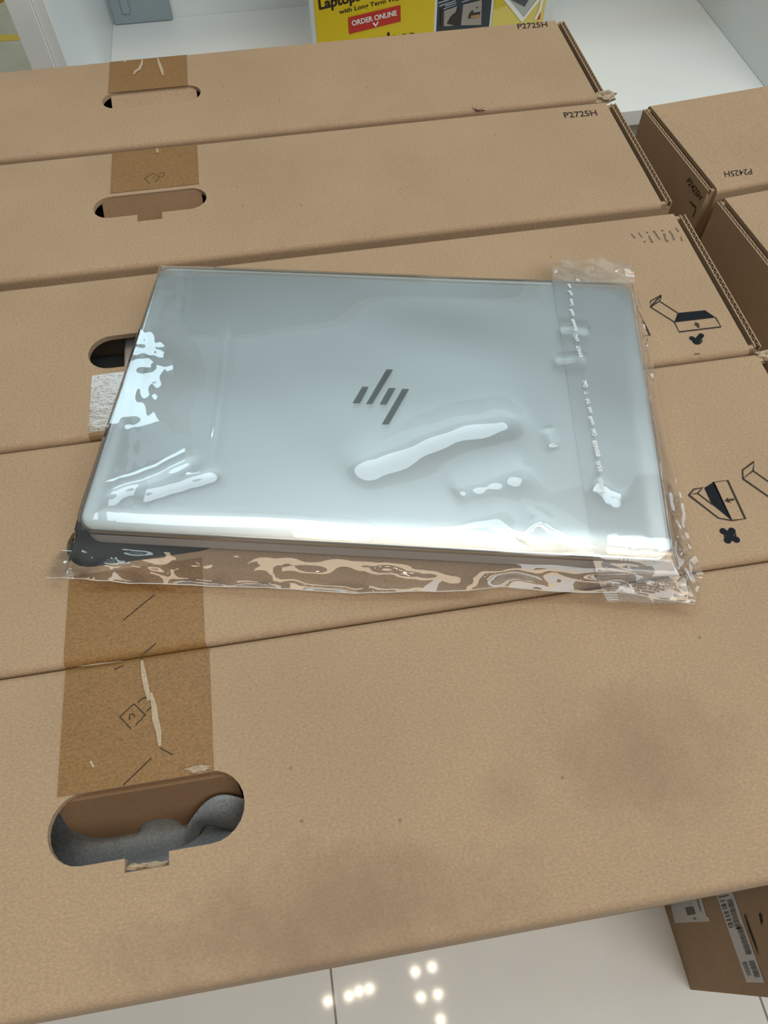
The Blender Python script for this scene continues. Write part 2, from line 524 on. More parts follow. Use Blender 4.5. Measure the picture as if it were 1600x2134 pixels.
def monitor_carton(i, label, cmat, xsh, hole, notch, tape, tmat):
    y1 = YE[i] * U; y0 = YE[i + 1] * U + GAP[i]
    xl, xf, xw = XL + xsh, XF + xsh, XW + xsh
    t = thing('monitor_carton', label, 'cardboard box', ((xl + xw) / 2, (y0 + y1) / 2, 0.0), 0, 'monitor cartons standing in a row')
    F = I4
    ho = hole_outline(*hole, notch)
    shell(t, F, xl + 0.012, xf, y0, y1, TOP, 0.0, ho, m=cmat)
    end_panel(t, F, xw, 1, y0 + 0.003, y1 - 0.003, TOP - 0.0012, 0.0, cmat)
    end_panel(t, F, xl, -1, y0 + 0.003, y1 - 0.003, TOP - 0.0012, 0.0, cmat)
    bm = bmesh.new(); box(bm, xl + 0.006, xw - 0.006, y0 + 0.004, y1 - 0.004, 0.0005, 0.004)
    bmobj('bottom_panel', bm, cmat, t)
    tp = tape_strip(t, F, *tape[:4], y0, y1, TOP, tmat, tape[4])
    return t, tp, (y0, y1)

def px_x(*q): return [P(a, b).x for a, b in q]

# farthest carton
xa = [P(228, 150).x, P(390, 140).x]
h1 = (P(213, 210).x, P(418, 190).x, 1.762 * U, 1.833 * U)
b1, t1, yy1 = monitor_carton(0, 'farthest brown monitor carton, against the white display unit, with shredded tape by its hand hole', M_card, -0.004, h1, None,
                             (xa[0], xa[1], h1[3] - 0.001, 0, 1), M_tape)
hand_flap(b1, I4, h1[0] + 0.006, h1[1] - 0.004, h1[3] + 0.001, 0.034, math.radians(26), TOP - 0.0045, M_card, rnd=0.48)
# second
xa = [P(232, 360).x, P(413, 345).x]
h2 = (P(194, 440).x, P(430, 405).x, 1.353 * U, 1.424 * U)
n2 = (P(286, 458).x, P(338, 458).x, -0.0075)
b2, t2, yy2 = monitor_carton(1, 'second brown monitor carton from the back, taped above an empty hand hole', M_card, 0.0, h2, n2,
                             (xa[0], xa[1], h2[3] + 0.0035, 0, 1), M_tape)
hand_flap(b2, I4, h2[0] + 0.005, h2[1] - 0.004, h2[3] + 0.001, 0.046, math.radians(38), TOP - 0.0035, M_inner, rnd=0.42)
# third (turned round: its tape lies on the near side of the hole)
xc = -0.2835 * U
h3 = (P(184, 735).x, P(184, 735).x + 0.0835, 0.925 * U, 1.006 * U)
xa = [P(188, 840).x, P(188, 840).x + 0.0685]
b3, t3, yy3 = monitor_carton(2, 'brown monitor carton under the far half of the laptop, with folding pictograms and a tick', M_card, 0.004, h3, None,
                             (xa[0], xa[1], 0, h3[2] - 0.0045, -1), M_tape2)
# fourth
h4 = (P(140, 1125).x, P(140, 1125).x + 0.0835, 0.520 * U, 0.602 * U)
xa = [P(138, 1300).x, P(426, 1300).x]
b4, t4, yy4 = monitor_carton(3, 'brown monitor carton under the near half of the laptop, with a cross pictogram', M_card, 0.006, h4, None,
                             (xa[0], xa[1], 0, h4[2] - 0.004, -1), M_tape)
# nearest
xa = [P(130, 1500).x, P(442, 1500).x]
h5 = (-0.407 * U, -0.159 * U, 0.1005 * U, 0.189 * U)
n5 = (P(260, 1790).x, P(352, 1775).x, -0.0055)
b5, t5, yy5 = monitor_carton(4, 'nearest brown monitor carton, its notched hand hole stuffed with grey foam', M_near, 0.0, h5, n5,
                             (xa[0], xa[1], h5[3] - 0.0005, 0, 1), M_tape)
hand_flap(b5, I4, h5[0] + 0.001, h5[1] - 0.004, h5[3], 0.033, math.radians(69), TOP - 0.0035, M_inner, rnd=0.5,
          notch=((h5[0] + h5[1]) / 2 - 0.003, 0.010))

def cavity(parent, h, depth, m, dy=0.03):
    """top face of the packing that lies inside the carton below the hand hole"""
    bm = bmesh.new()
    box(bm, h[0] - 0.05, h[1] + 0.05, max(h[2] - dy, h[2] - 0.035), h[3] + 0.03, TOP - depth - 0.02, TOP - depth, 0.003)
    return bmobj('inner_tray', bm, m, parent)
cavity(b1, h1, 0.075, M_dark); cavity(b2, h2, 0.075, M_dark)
M_tray = mat('dark_grey_tray', (0.13, 0.135, 0.135, 1), 0.7)
cavity(b3, h3, 0.045, M_tray); 
M_tray4 = mat('slate_blue_tray', (0.075, 0.105, 0.125, 1), 0.6)
cavity(b4, h4, 0.035, M_tray4)

# grey foam wrap inside the nearest hand hole
def foam_material():
    m = mat('grey_foam_film', (0.24, 0.26, 0.275, 1), 0.55, spec=0.4)
    b = m.node_tree.nodes['Principled BSDF']
    f = nz(m, coords(m), 700, 3)
    lk(m, ramp(m, f, [(0.3, (0.19, 0.205, 0.22, 1)), (0.75, (0.31, 0.335, 0.35, 1))]), b.inputs['Base Color'])
    bp = nd(m, 'ShaderNodeBump'); bp.inputs['Strength'].default_value = 0.35; bp.inputs['Distance'].default_value = 0.0008
    lk(m, f, bp.inputs['Height']); lk(m, bp.outputs['Normal'], b.inputs['Normal'])
    return m
M_foam = foam_material()
fw = thing('foam_wrap', 'crumpled grey foam wrap showing inside the hand hole of the nearest carton', 'packing foam', (xc, 0.045, 0.006))
nx, ny = 60, 40
x0f, x1f, y0f, y1f = h5[0] - 0.03, h5[1] + 0.03, yy5[0] + 0.008, h5[3] + 0.03
vs, fs = [], []
for j in range(ny + 1):
    for i in range(nx + 1):
        x = x0f + (x1f - x0f) * i / nx; y = y0f + (y1f - y0f) * j / ny
        u = i / nx
        ridge = 0.030 + (u - 0.2) * 0.012           # a soft roll crossing the hole
        d = (y - ridge)
        z = TOP - 0.040 + 0.014 * math.exp(-(d / 0.008) ** 2) + 0.006 * max(0, d) / 0.03
        z += 0.0016 * noise.noise(Vector((x * 60, y * 60, 0))) + 0.0007 * noise.noise(Vector((x * 260, y * 200, 3)))
        vs.append((x, y, z))
for j in range(ny):
    for i in range(nx):
        a = j * (nx + 1) + i; fs.append((a, a + 1, a + nx + 2, a + nx + 1))
o = mesh('lower_sheet', vs, fs, M_foam, fw, True); add_solid(o, 0.0015)
# curled fold rising at the right of the hole
fold = [(1.00, -0.044), (0.93, -0.034), (0.80, -0.020), (0.60, -0.011), (0.35, -0.008), (0.15, -0.012), (0.0, -0.020)]
A, B = P(365, 1765, TOP - 0.03), P(470, 1640, TOP - 0.009)
path = [P(352, 1790, TOP - 0.036), P(372, 1755, TOP - 0.030), P(395, 1715, TOP - 0.022), P(418, 1682, TOP - 0.015), P(445, 1662, TOP - 0.011), P(475, 1658, TOP - 0.011), P(515, 1668, TOP - 0.014)]
path2 = [P(400, 1772, TOP - 0.038), P(415, 1748, TOP - 0.036), P(432, 1722, TOP - 0.034), P(470, 1730, TOP - 0.032), P(500, 1735, TOP - 0.031), P(530, 1722, TOP - 0.031), P(560, 1710, TOP - 0.031)]
vs, fs = [], []
def smoothpath(p, n):
    out = []
    for k in range(n + 1):
        t = k / n * (len(p) - 1); i = min(int(t), len(p) - 2); f = t - i
        g = lambda q: p[max(0, min(len(p) - 1, q))]
        out.append(0.5 * ((2 * g(i)) + (g(i + 1) - g(i - 1)) * f + (2 * g(i - 1) - 5 * g(i) + 4 * g(i + 1) - g(i + 2)) * f * f + (3 * g(i) - g(i - 1) - 3 * g(i + 1) + g(i + 2)) * f ** 3))
    return out
s1, s2 = smoothpath(path, 36), smoothpath(path2, 36)
K = 8
for a, b in zip(s1, s2):
    for k in range(K + 1):
        f = k / K; p = a.lerp(b, f); p.z += 0.0035 * math.sin(math.pi * f)
        vs.append(p)
for i in range(36):
    for k in range(K):
        a = i * (K + 1) + k; fs.append((a, a + 1, a + K + 2, a + K + 1))
o = mesh('curled_fold', vs, fs, M_foam, fw, True); add_solid(o, 0.0012)

# white foam strip in the third carton's hole
bm = bmesh.new()
q = [P(262, 700, TOP - 0.018), P(300, 694, TOP - 0.016), P(290, 770, TOP - 0.018), P(256, 776, TOP - 0.020)]
vv = [bm.verts.new(p) for p in q]; bm.faces.new(vv)
bmesh.ops.subdivide_edges(bm, edges=bm.edges[:], cuts=6, use_grid_fill=True)
for v in bm.verts: v.co.z += 0.002 * noise.noise(v.co * 90)
o = bmobj('foam_strip', bm, mat('pale_foam', (0.66, 0.64, 0.66, 1), 0.7), None, True)
add_solid(o, 0.0025)
tag(o, 'pale foam strip standing in the hand hole left of the laptop', 'packing foam')

# ---- printing and damage on the cartons
LIFT = Vector((0, 0, 0.00025))
def top_text(parent, body, bl, br, tl, m=M_ink, bold=0.012):
    v, f = text_on(body, P(*bl), P(*br), P(*tl), bold, LIFT)
    mesh('model_print', v, f, m, parent)
top_text(b1, 'P2725H', (1079, 60.5), (1141, 56), (1077, 50))
top_text(b2, 'P2725H', (1177, 246), (1245, 240.5), (1173, 235))

def tears(parent, strokes, z=TOP):
    for pts, wd in strokes:
        k = Ink()
        pp = [P(a, b, z) + Vector((0, 0, 0.0008)) for a, b in pts]
        n = len(pp); L, Rr = [], []
        for i, p in enumerate(pp):
            a = pp[max(0, i - 1)]; b = pp[min(n - 1, i + 1)]
            t = (b - a).normalized(); s = Vector((-t.y, t.x, 0))
            wv = wd * 0.75 * (0.22 + 0.78 * math.sin(math.pi * (i + 0.3) / (n - 0.3)))
            L.append(p + s * wv / 2); Rr.append(p - s * wv / 2 + Vector((0, 0, 0.0005)))
        k.add(L + Rr, [(i, i + 1, n + i + 1, n + i) for i in range(n - 1)])
        k.build('torn_fibre', M_torn, parent)
tears(t1, [([(297, 126), (296, 136), (291, 146), (282, 152), (279, 158)], 0.0035), ([(329, 123), (333, 136), (338, 150), (340, 160)], 0.0038), ([(264, 128), (259, 133)], 0.0015)])
tears(t2, [([(328, 312), (329, 321)], 0.003)])
tears(t5, [([(297, 1378), (301, 1408), (306, 1432), (312, 1462)], 0.0034), ([(316, 1445), (322, 1472), (325, 1500), (332, 1525), (334, 1556)], 0.0038),
           ([(190, 1587), (197, 1600)], 0.0018), ([(165, 1391), (200, 1386), (255, 1379)], 0.0012)])
# raised torn paper on the hole rim and in the notch
o = crumple('torn_paper', t5, P(412, 1603, TOP + 0.0005), 0.003, M_torn, 3, (1.9, 0.5, 0.4))
o = crumple('torn_paper', b5, P(285, 1806, TOP - 0.003), 0.0026, M_torn, 5, (1.6, 0.5, 0.5))
o = crumple('torn_paper', b5, P(325, 1803, TOP - 0.003), 0.0024, M_torn, 9, (1.9, 0.6, 0.5))

# corner damage
o = crumple('torn_corner', b1, (XW - 0.006, yy1[0] + 0.004, TOP - 0.003), 0.0065, M_torn, 11, (1.5, 0.75, 0.7))
o = crumple('torn_corner', b4, (XW + 0.005, yy4[1] - 0.004, TOP - 0.002), 0.0065, M_torn, 17, (1.3, 0.7, 0.6))
o = crumple('dented_edge', b1, P(998, 225), 0.0035, M_card, 21, (1.3, 0.9, 0.45))

# padlock marks and dashes printed on the tape
def lock(parent, k, m=M_ink, wd=0.00045):
    ink = Ink(); z = TOP + 0.0006
    for pts in k: ink.line([P(a, b, z) for a, b in pts], wd)
    ink.build('lock_print', m, parent)
def arc_px(cx, cy, r, a0, a1, n=14, ry=None):
    ry = ry or r
    return [(cx + r * math.cos(math.radians(a0 + (a1 - a0) * i / n)), cy + ry * math.sin(math.radians(a0 + (a1 - a0) * i / n))) for i in range(n + 1)]
lock(t5, [[(273, 1519), (249.5, 1494), (279, 1466.5), (302.5, 1490), (282, 1511)],
          [(286.5, 1464.5), (294, 1457), (303, 1453), (311, 1455), (316, 1464), (315, 1474), (305, 1482)],
          [(268, 1500), (271, 1497), (269, 1493.5), (271, 1489), (276, 1487.5), (280, 1490), (280, 1495)],
          [(316, 1579), (257, 1636)], [(257, 1373 + 14), (238, 1395)], [(334, 1559), (360, 1573)]])
ink_lock = [[(325, 1340), (289, 1372)], [(322, 1239), (257, 1292)]]
lock(t4, ink_lock)
lock(t2, [[(313, 383), (301, 372), (318, 361), (334, 369), (322, 379)], [(329, 363), (339, 359), (343, 362), (337, 369)], [(318, 370), (322, 368)]], M_faint, 0.0006)

# folding pictograms
def icons():
    a = Ink()
    lw = 0.0008
    T = TOP + 0.0003
    pl = lambda *q: [P(x, y, T) for x, y in q]
    a.line(pl((1355, 639.5), (1377.3, 615), (1374, 627.5), (1355, 639.5), (1355.5, 627)), lw)
    a.line(pl((1355.5, 627), (1377.3, 615)), lw)
    a.line(pl((1374, 627.5), (1412, 652)), lw)
    a.line(pl((1355, 639.5), (1405, 671), (1415, 691.5), (1502, 681), (1491, 661.5)), lw)
    b = Ink()
    b.poly(pl((1412, 652), (1405, 671.5), (1491, 661.5), (1469, 646.5)))
    arrow = pl((1449, 671), (1459, 676.5), (1454.5, 677), (1458.5, 682), (1453.5, 682.8), (1450.5, 677.6), (1446.5, 678))
    a.poly(arrow)
    # ticking mark
    b.line(pl((1442, 705), (1451, 712), (1461, 699)), 0.0030)
    for q in ((1442, 705), (1461, 699), (1452, 712)): b.disc(P(*q, T), 0.0018)
    b.line([P(*q, T) for q in arc_px(1453, 709, 9.5, 0, 200, 14, 8)], 0.0007)
    # a second pictogram half under the bag
    a.line(pl((1331, 649), (1354, 698.5), (1342, 700)), lw)
    a.line(pl((1446, 737.5), (1459, 737)), 0.0005)
    a.build('fold_pictogram', M_ink, b3)
    b.build('tick_pictogram', M_icon, b3)
    a, b = Ink(), Ink()
    a.line(pl((1435, 1031.5), (1445.5, 1019.5), (1463.5, 1016), (1453.5, 1028), (1435, 1031.5), (1497, 1079.5), (1524.5, 1084.5), (1553, 1081), (1516, 1001), (1486.5, 1004.5), (1524, 1083)), lw)
    a.line(pl((1453.5, 1028), (1484, 1051)), lw)
    b.poly(pl((1467.5, 1016.5), (1487, 1004.5), (1524.5, 1084.5), (1499, 1063), (1483, 1050.5)))
    a.poly(pl((1509.5, 1044), (1516.5, 1036.5), (1517.5, 1040), (1529, 1038.7), (1530.5, 1042.5), (1519.5, 1044), (1522.5, 1048)))
    a.line(pl((1548, 997.5), (1547, 979.5), (1571, 962), (1569, 981), (1548, 997.5), (1640, 1062)), lw)
    a.line(pl((1569, 981), (1640, 1031)), lw)
    ce = P(1521, 1116, T)
    for q in ((1507, 1107), (1525, 1106), (1534, 1124.5), (1516, 1126)):
        b.disc(P(*q, T), 0.0019)
    b.line(pl((1507, 1107), (1534, 1124.5)), 0.0027); b.line(pl((1525, 1106), (1516, 1126)), 0.0032)
    b.line([P(*q, T) for q in arc_px(1521, 1116, 11.5, 0, 345, 24, 10.5)], 0.0007, closed=True)
    a.build('fold_pictogram', M_ink, b4)
    b.build('cross_pictogram', M_icon, b4)
icons()
# grey smeared characters on the third carton
ink = Ink()
rg = random.Random(4)
for c in range(7):
    x = 1316 + c * 15.5; y = 487 - c * 2.0
    L = 26 - abs(c - 5) * 2 + rg.uniform(-4, 4)
    pts = [P(x + (i / 6) * 13 + rg.uniform(-1.5, 1.5), y + (i / 6) * L, TOP + 0.0003) for i in range(7)]
    for i in range(0, 6):
        if rg.random() < 0.8: ink.line([pts[i], pts[i].lerp(pts[i + 1], 0.75)], 0.0008 + 0.0007 * rg.random())
ink.build('smeared_print', M_smear, b3)

# ---- right-hand column of smaller cartons, turned a few degrees
ZR = TOP - 0.06 * U
def rz_frame(loc, rz): return Matrix.Translation(loc) @ Matrix.Rotation(rz, 4, 'Z')
def side_carton(corner_far, corner_near, length, label, texts, hgt=ZR, group='smaller monitor cartons on the right'):
    """left face runs from corner_far to corner_near; the carton reaches to the right"""
    d = (corner_far - corner_near); wdt = d.length
    rz = math.atan2(d.y, d.x) - math.pi / 2
    base = Vector((corner_near.x, corner_near.y, 0))
    t = thing('small_carton', label, 'cardboard box', base, rz, group)
    F = rz_frame(base, rz)
    shell(t, F, 0.0062, length - 0.0062, 0.0, wdt, hgt, 0.0)
    end_panel(t, F, 0.0, -1, 0.003, wdt - 0.003, hgt - 0.0015, 0.0, wrap=0.0062, t=0.0034)
    end_panel(t, F, length, 1, 0.003, wdt - 0.003, hgt - 0.0015, 0.0, wrap=0.0062, t=0.0034)
    bm = bmesh.new(); box(bm, 0.006, length - 0.006, 0.004, wdt - 0.004, 0.0005, 0.004)
    bmesh.ops.transform(bm, matrix=F, verts=bm.verts[:]); bmobj('bottom_panel', bm, M_card, t)
    return t, F, wdt
cf, cn = P(1338, 220, ZR), P(1481, 399, ZR)
r1, F1, w1 = side_carton(cf, cn, 0.56, 'smaller brown monitor carton at the upper right, beside the white shelf', None)
cf2, cn2 = P(1491, 412, ZR), None
dd = (cf - cn).normalized(); cn2 = cf2 - dd * (cf - cn).length
r2, F2, w2 = side_carton(cf2, cn2, 0.56, 'smaller brown monitor carton at the right edge, nearer than the one beside the shelf', None)
v, f = text_on('P2425H', P(1565, 352, ZR), P(1508, 358, ZR), P(1567.5, 363.5, ZR), 0.006, LIFT)
mesh('model_print', v, f, M_ink, r1)
nrm = F1.to_3x3() @ Vector((-1, 0, 0))
pl0 = F1 @ Vector((-0.0004, 0, 0))
sp = lambda x, y: PP(x, y, pl0, nrm)
v, f = text_on('P2425H', sp(1429, 378), sp(1456, 417), sp(1437, 370), 0.010)
mesh('model_print', v, f, M_ink, r1)
ink = Ink(); ink.line([sp(1437, 420), sp(1449, 432), sp(1448, 440), sp(1443, 452)], 0.0012, nrm)
ink.build('corner_print', M_ink, r1)

# carton standing on the floor in front, seen from above along its left face
xq = P(1440, 2065, 0.0); 
floor_w = 0.30 * U
x_face = xq.x; y_near = xq.y; y_far = y_near + 0.118
t = thing('floor_carton', 'brown carton on the tiles at the lower right, with white barcode labels on its side', 'cardboard box', (x_face + 0.2, (y_near + y_far) / 2, 0))
FL = 0.30
shell(t, I4, x_face + 0.01, x_face + 0.39, y_near, y_far, FL, 0.0, r=0.006)
end_panel(t, I4, x_face, -1, y_near + 0.001, y_far - 0.001, FL - 0.001, 0.0)
end_panel(t, I4, x_face + 0.40, 1, y_near + 0.001, y_far - 0.001, FL - 0.001, 0.0)
bm = bmesh.new(); box(bm, x_face + 0.006, x_face + 0.394, y_near + 0.004, y_far - 0.004, 0.0005, 0.004); bmobj('bottom_panel', bm, M_card, t)
M_label = mat('white_label_paper', (0.66, 0.66, 0.66, 1), 0.55)
M_bar = mat('grey_label_print', (0.12, 0.12, 0.12, 1), 0.6)
nl = Vector((-1, 0, 0))
fp = lambda x, y, e=0.0006: PP(x, y, (x_face - e, 0, 0), nl)
def sheet(name, pts, m, parent, th=0.0003):
    vs = [p for p in pts] + [p + Vector((th, 0, 0)) for p in pts]
    n = len(pts)
    fs = [tuple(range(n)), tuple(range(2 * n - 1, n - 1, -1))] + [(i, n + i, n + (i + 1) % n, (i + 1) % n) for i in range(n)]
    return mesh(name, vs, fs, m, parent)
k = 260 / 1600; lx = lambda x, y, e=0.0006: fp(1340 + x * k, 1840 + y * k, e)
s1_ = sheet('shipping_label', [lx(340, 220), lx(405, 515), lx(858, 492), lx(835, 438), lx(810, 430), lx(715, 110), lx(590, 110)], M_label, t)
s2_ = sheet('barcode_label', [lx(915, 90), lx(1325, 1275), lx(1550, 1280), lx(1120, 60)], M_label, t)
ink = Ink(); e2 = 0.0011
for q in ([(535, 320), (635, 305), (665, 400), (568, 418)], [(635, 455), (675, 448), (683, 462), (643, 470)], [(682, 200), (690, 198), (742, 370), (734, 372)], [(598, 265), (612, 262), (616, 272), (602, 275)]):
    ink.poly([lx(a, b, e2) for a, b in q])
ink.build('label_print', M_bar, s1_)
ink = Ink(); rg = random.Random(12)
def bars(a, b, c, d, n, fill=0.62):
    """bars across a quad a-b (one long side) and d-c (the other)"""
    A_, B_, C_, D_ = [np.array(q, float) for q in (a, b, c, d)]
    t_ = 0.0
    edges = sorted(rg.random() for _ in range(2 * n))
    for i in range(n):
        f0 = i / n; f1 = f0 + (fill * rg.uniform(0.5, 1.3)) / n; f1 = min(f1, 1)
        q = [A_ + (B_ - A_) * f0, A_ + (B_ - A_) * f1, D_ + (C_ - D_) * f1, D_ + (C_ - D_) * f0]
        ink.poly([lx(a_, b_, e2) for a_, b_ in q])
bars((980, 232), (1112, 612), (1168, 600), (1035, 220), 8, 0.6)
bars((1072, 225), (1185, 600), (1250, 590), (1135, 212), 16, 0.7)
bars((1190, 560), (1320, 930), (1385, 920), (1255, 545), 22, 0.7)
bars((1258, 1018), (1328, 1195), (1380, 1188), (1318, 1012), 18, 0.6)
bars((1342, 1005), (1425, 1222), (1490, 1212), (1410, 998), 16, 0.7)
ink.poly([lx(a, b, e2) for a, b in ((955, 180), (1085, 155), (1090, 166), (962, 196))])
ink.build('barcode_print', M_bar, s2_)
M_slit = mat('dark_slit', (0.02, 0.012, 0.008, 1), 0.9)
ink = Ink()
ink.poly([lx(a, b, 0.0008) for a, b in ((1290, 410), (1302, 402), (1385, 640), (1440, 790), (1490, 975), (1425, 800), (1365, 645))])
ink.build('slit', M_slit, t)
ink = Ink()
ink.poly([lx(a, b, 0.0008) for a, b in ((1480, 388), (1502, 390), (1524, 470), (1520, 545), (1503, 510))])
ink.build('slit', M_slit, t)

# ------------------------------------------------------------------ white display unit
M_white = mat('white_laminate', (0.86, 0.92, 0.94, 1), 0.38, spec=0.4)
ZS = TOP - 0.40 * U
YB = 3.062 * U                                 # back wall
YFR = 2.176 * U                                # front of the shelf
XIL, XIR = -0.540 * U, 1.655 * U               # inner faces of the side panels
XOL = -0.637 * U
ZT = 1.15
du = thing('display_unit', 'white laminate display unit behind the row of monitor cartons', 'display shelf', ((XIL + XIR) / 2, (YB + YFR) / 2, 0))
bm = bmesh.new(); box(bm, XIL, XIR + 0.10, YFR, YB, ZS - 0.018, ZS, 0.001); bmobj('base_shelf', bm, M_white, du)
bm = bmesh.new(); box(bm, XIL, XIR + 0.10, YFR + 0.03, YFR + 0.048, 0.0, ZS - 0.018); bmobj('plinth', bm, M_white, du)
bm = bmesh.new()
xm = P(112, 140, TOP - 0.03).x
box(bm, xm + 0.0001, XIL, YFR, YB + 0.018, 0, ZT, 0.0008); bmobj('side_panel', bm, M_white, du)
bm = bmesh.new(); box(bm, XOL, xm - 0.0001, YFR - 0.002, YB + 0.018, 0, ZT, 0.0008); bmobj('side_panel', bm, M_white, du)
bm = bmesh.new(); box(bm, XIR, XIR + 0.018, YFR + 0.0, YB + 0.018, ZS + 0.0002, ZT, 0.0008); bmobj('side_panel', bm, M_white, du)
bm = bmesh.new(); box(bm, XIL, XIR, YB, YB + 0.018, 0, ZT); bmobj('back_panel', bm, M_white, du)
bm = bmesh.new(); box(bm, XIL, XIR, YFR + 0.16, YB, ZS + 0.33, ZS + 0.348, 0.001); bmobj('unseen_shade_shelf', bm, M_white, du)  # out of view, added to shade the back of the base shelf
bm = bmesh.new(); box(bm, XIL, XIR, YFR + 0.20, YB, ZT - 0.02, ZT, 0.001); bmobj('top_panel', bm, M_white, du)
# grey cover plate at the foot of the back panel
M_grey = mat('grey_plastic_cover', lin(150, 166, 172), 0.5)
cp = thing('cover_plate', 'blue grey cover plate with a raised tab in the left corner of the display unit', 'cover plate', (-0.46 * U, YB - 0.004, ZS))
xr = P(361, 36, ZS).x
bm = bmesh.new(); box(bm, XIL + 0.003, xr, YB - 0.008, YB - 0.0002, ZS + 0.0004, ZS + 0.11, 0.002); bmobj('plate', bm, M_grey, cp)
yp = YB - 0.008
tb = lambda x, y: PP(x, y, (0, yp, 0), (0, 1, 0))
qa, qb = tb(256, 28), tb(272, 26)
bm = bmesh.new(); box(bm, qa.x, qb.x, yp - 0.003, yp, min(qa.z, qb.z), qa.z + 0.06, 0.001); bmobj('tab', bm, M_grey, cp)

# ------------------------------------------------------------------ poster board standing on the shelf
p0 = Vector((0.190 * U, 2.42 * U, ZS)); p1 = Vector((1.000 * U, 2.67 * U, ZS))
dp = (p1 - p0).normalized(); npl = Vector((dp.y, -dp.x, 0))     # towards the viewer
po = lambda x, y, e=0.0: PP(x, y, p0 + npl * e, npl)
pb = thing('poster_board', 'yellow advertising poster board standing on the white shelf', 'poster', p0.lerp(p1, 0.5), math.atan2(dp.y, dp.x))
ZP = ZS + 0.34
def plate(name, a, b, z0, z1, d0, d1, m, parent):
    """upright slab on the poster plane between two points, from depth d0 to d1 towards the viewer"""
    vs = []
    for d in (d0, d1):
        for q, z in ((a, z0), (b, z0), (b, z1), (a, z1)):
            vs.append(Vector((q.x, q.y, z)) + npl * d)
    return mesh(name, vs, [(0, 1, 2, 3), (7, 6, 5, 4), (0, 4, 5, 1), (1, 5, 6, 2), (2, 6, 7, 3), (3, 7, 4, 0)], m, parent)
M_acr = mat('clear_edge_white', (0.62, 0.67, 0.67, 1), 0.25)
xe0 = po(647, 30); xe1 = po(1153, 30)
plate('backing_board', xe0, xe1, ZS + 0.0005, ZP, -0.004, 0.0, M_acr, pb)
M_py = mat('yellow_poster_print', lin(212, 188, 22), 0.45)
M_py2 = mat('pale_yellow_print', lin(212, 196, 96), 0.45)
M_py3 = mat('mustard_yellow_print', lin(196, 178, 40), 0.45)
M_red = mat('red_print', lin(186, 44, 36), 0.5)
M_wp = mat('white_print', lin(226, 228, 226), 0.5)
M_bk = mat('poster_black_print', lin(36, 24, 12), 0.6)
ys = plate('yellow_sheet', po(657, 40), po(904, 40), ZS + 0.004, ZP - 0.004, 0.0, 0.0006, M_py, pb)
E1 = 0.0009
def ptext(body, bl, br, tl, m, bold, e=E1, parent=None, name='poster_text'):
    v, f = text_on(body, po(*bl, e), po(*br, e), po(*tl, e), bold)
    mesh(name, v, f, m, parent or ys)
ptext('Laptops', (665, 20), (752, 0), (662.5, -1), M_bk, 0.035)
ptext('with Long Term Warranty', (707, 29.5), (866, -8), (706, 20.5), M_bk, 0.02)
ptext('sale.ae', (780, 95), (866, 83), (778.5, 72), M_bk, 0.035)
ink = Ink(); ink.poly([po(*q, 0.0012) for q in ((725.5, 36.5), (727.5, 71), (835, 44.5), (834.5, 10.5))])
ink.build('red_panel', M_red, ys)
ptext('ORDER ONLINE', (733.5, 54), (827, 31.5), (732, 43.5), M_wp, 0.03, 0.0016)
ink = Ink(); ink.line([po(777, 47.5, 0.0016), po(783, 54, 0.0016), po(788, 45, 0.0016)], 0.0016, npl)
ink.build('down_chevron', M_wp, ys)
# photographic panel
M_pn = mat('navy_photo_print', lin(42, 48, 58), 0.5)
M_pg = mat('grey_photo_print', lin(150, 146, 140), 0.5)
M_pd = mat('dark_photo_print', lin(40, 36, 30), 0.5)
M_pw = mat('wood_photo_print', lin(160, 124, 88), 0.5)
M_pl = mat('bluish_photo_print', lin(150, 164, 178), 0.5)
ph = plate('photo_sheet', po(910, 40), po(1021, 30), ZS + 0.004, ZP - 0.004, 0.0, 0.0006, M_pn, pb)
kx, ky = 260 / 1600, 80 / 492
pq = lambda pts, e: [po(900 + x * kx, y * ky, e) for x, y in pts]
def pshape(name, polys, m, e, parent):
    i_ = Ink()
    for q in polys: i_.poly(pq(q, e))
    i_.build(name, m, parent)
pshape('pale_figure', [[(125, 150), (320, 80), (300, 190), (280, 330), (130, 340)], [(400, 60), (640, 0), (630, 320), (370, 325)]], M_pg, 0.0010, ph)
pshape('dark_figure', [[(190, 300), (240, 210), (300, 160), (330, 110), (365, 120), (360, 320), (295, 330)], [(460, 240), (480, 170), (520, 125), (535, 165), (625, 150), (600, 215)], [(110, 130), (155, 130), (150, 340), (110, 345)], [(565, 90), (590, 90), (590, 106), (565, 106)]], M_pd, 0.0013, ph)
pshape('wood_figure', [[(500, 200), (600, 185), (615, 215), (540, 235), (495, 225)]], M_pw, 0.0016, ph)
pshape('pale_stripes', [[(80, 30), (300, -40), (300, -20), (85, 48)], [(90, 70), (300, 0), (302, 14), (95, 88)], [(165, 70), (310, 25), (312, 38), (172, 88)], [(380, 22), (640, -60), (640, -50), (385, 36)], [(145, 108), (310, 55), (312, 64), (150, 122)]], M_pl, 0.0013, ph)
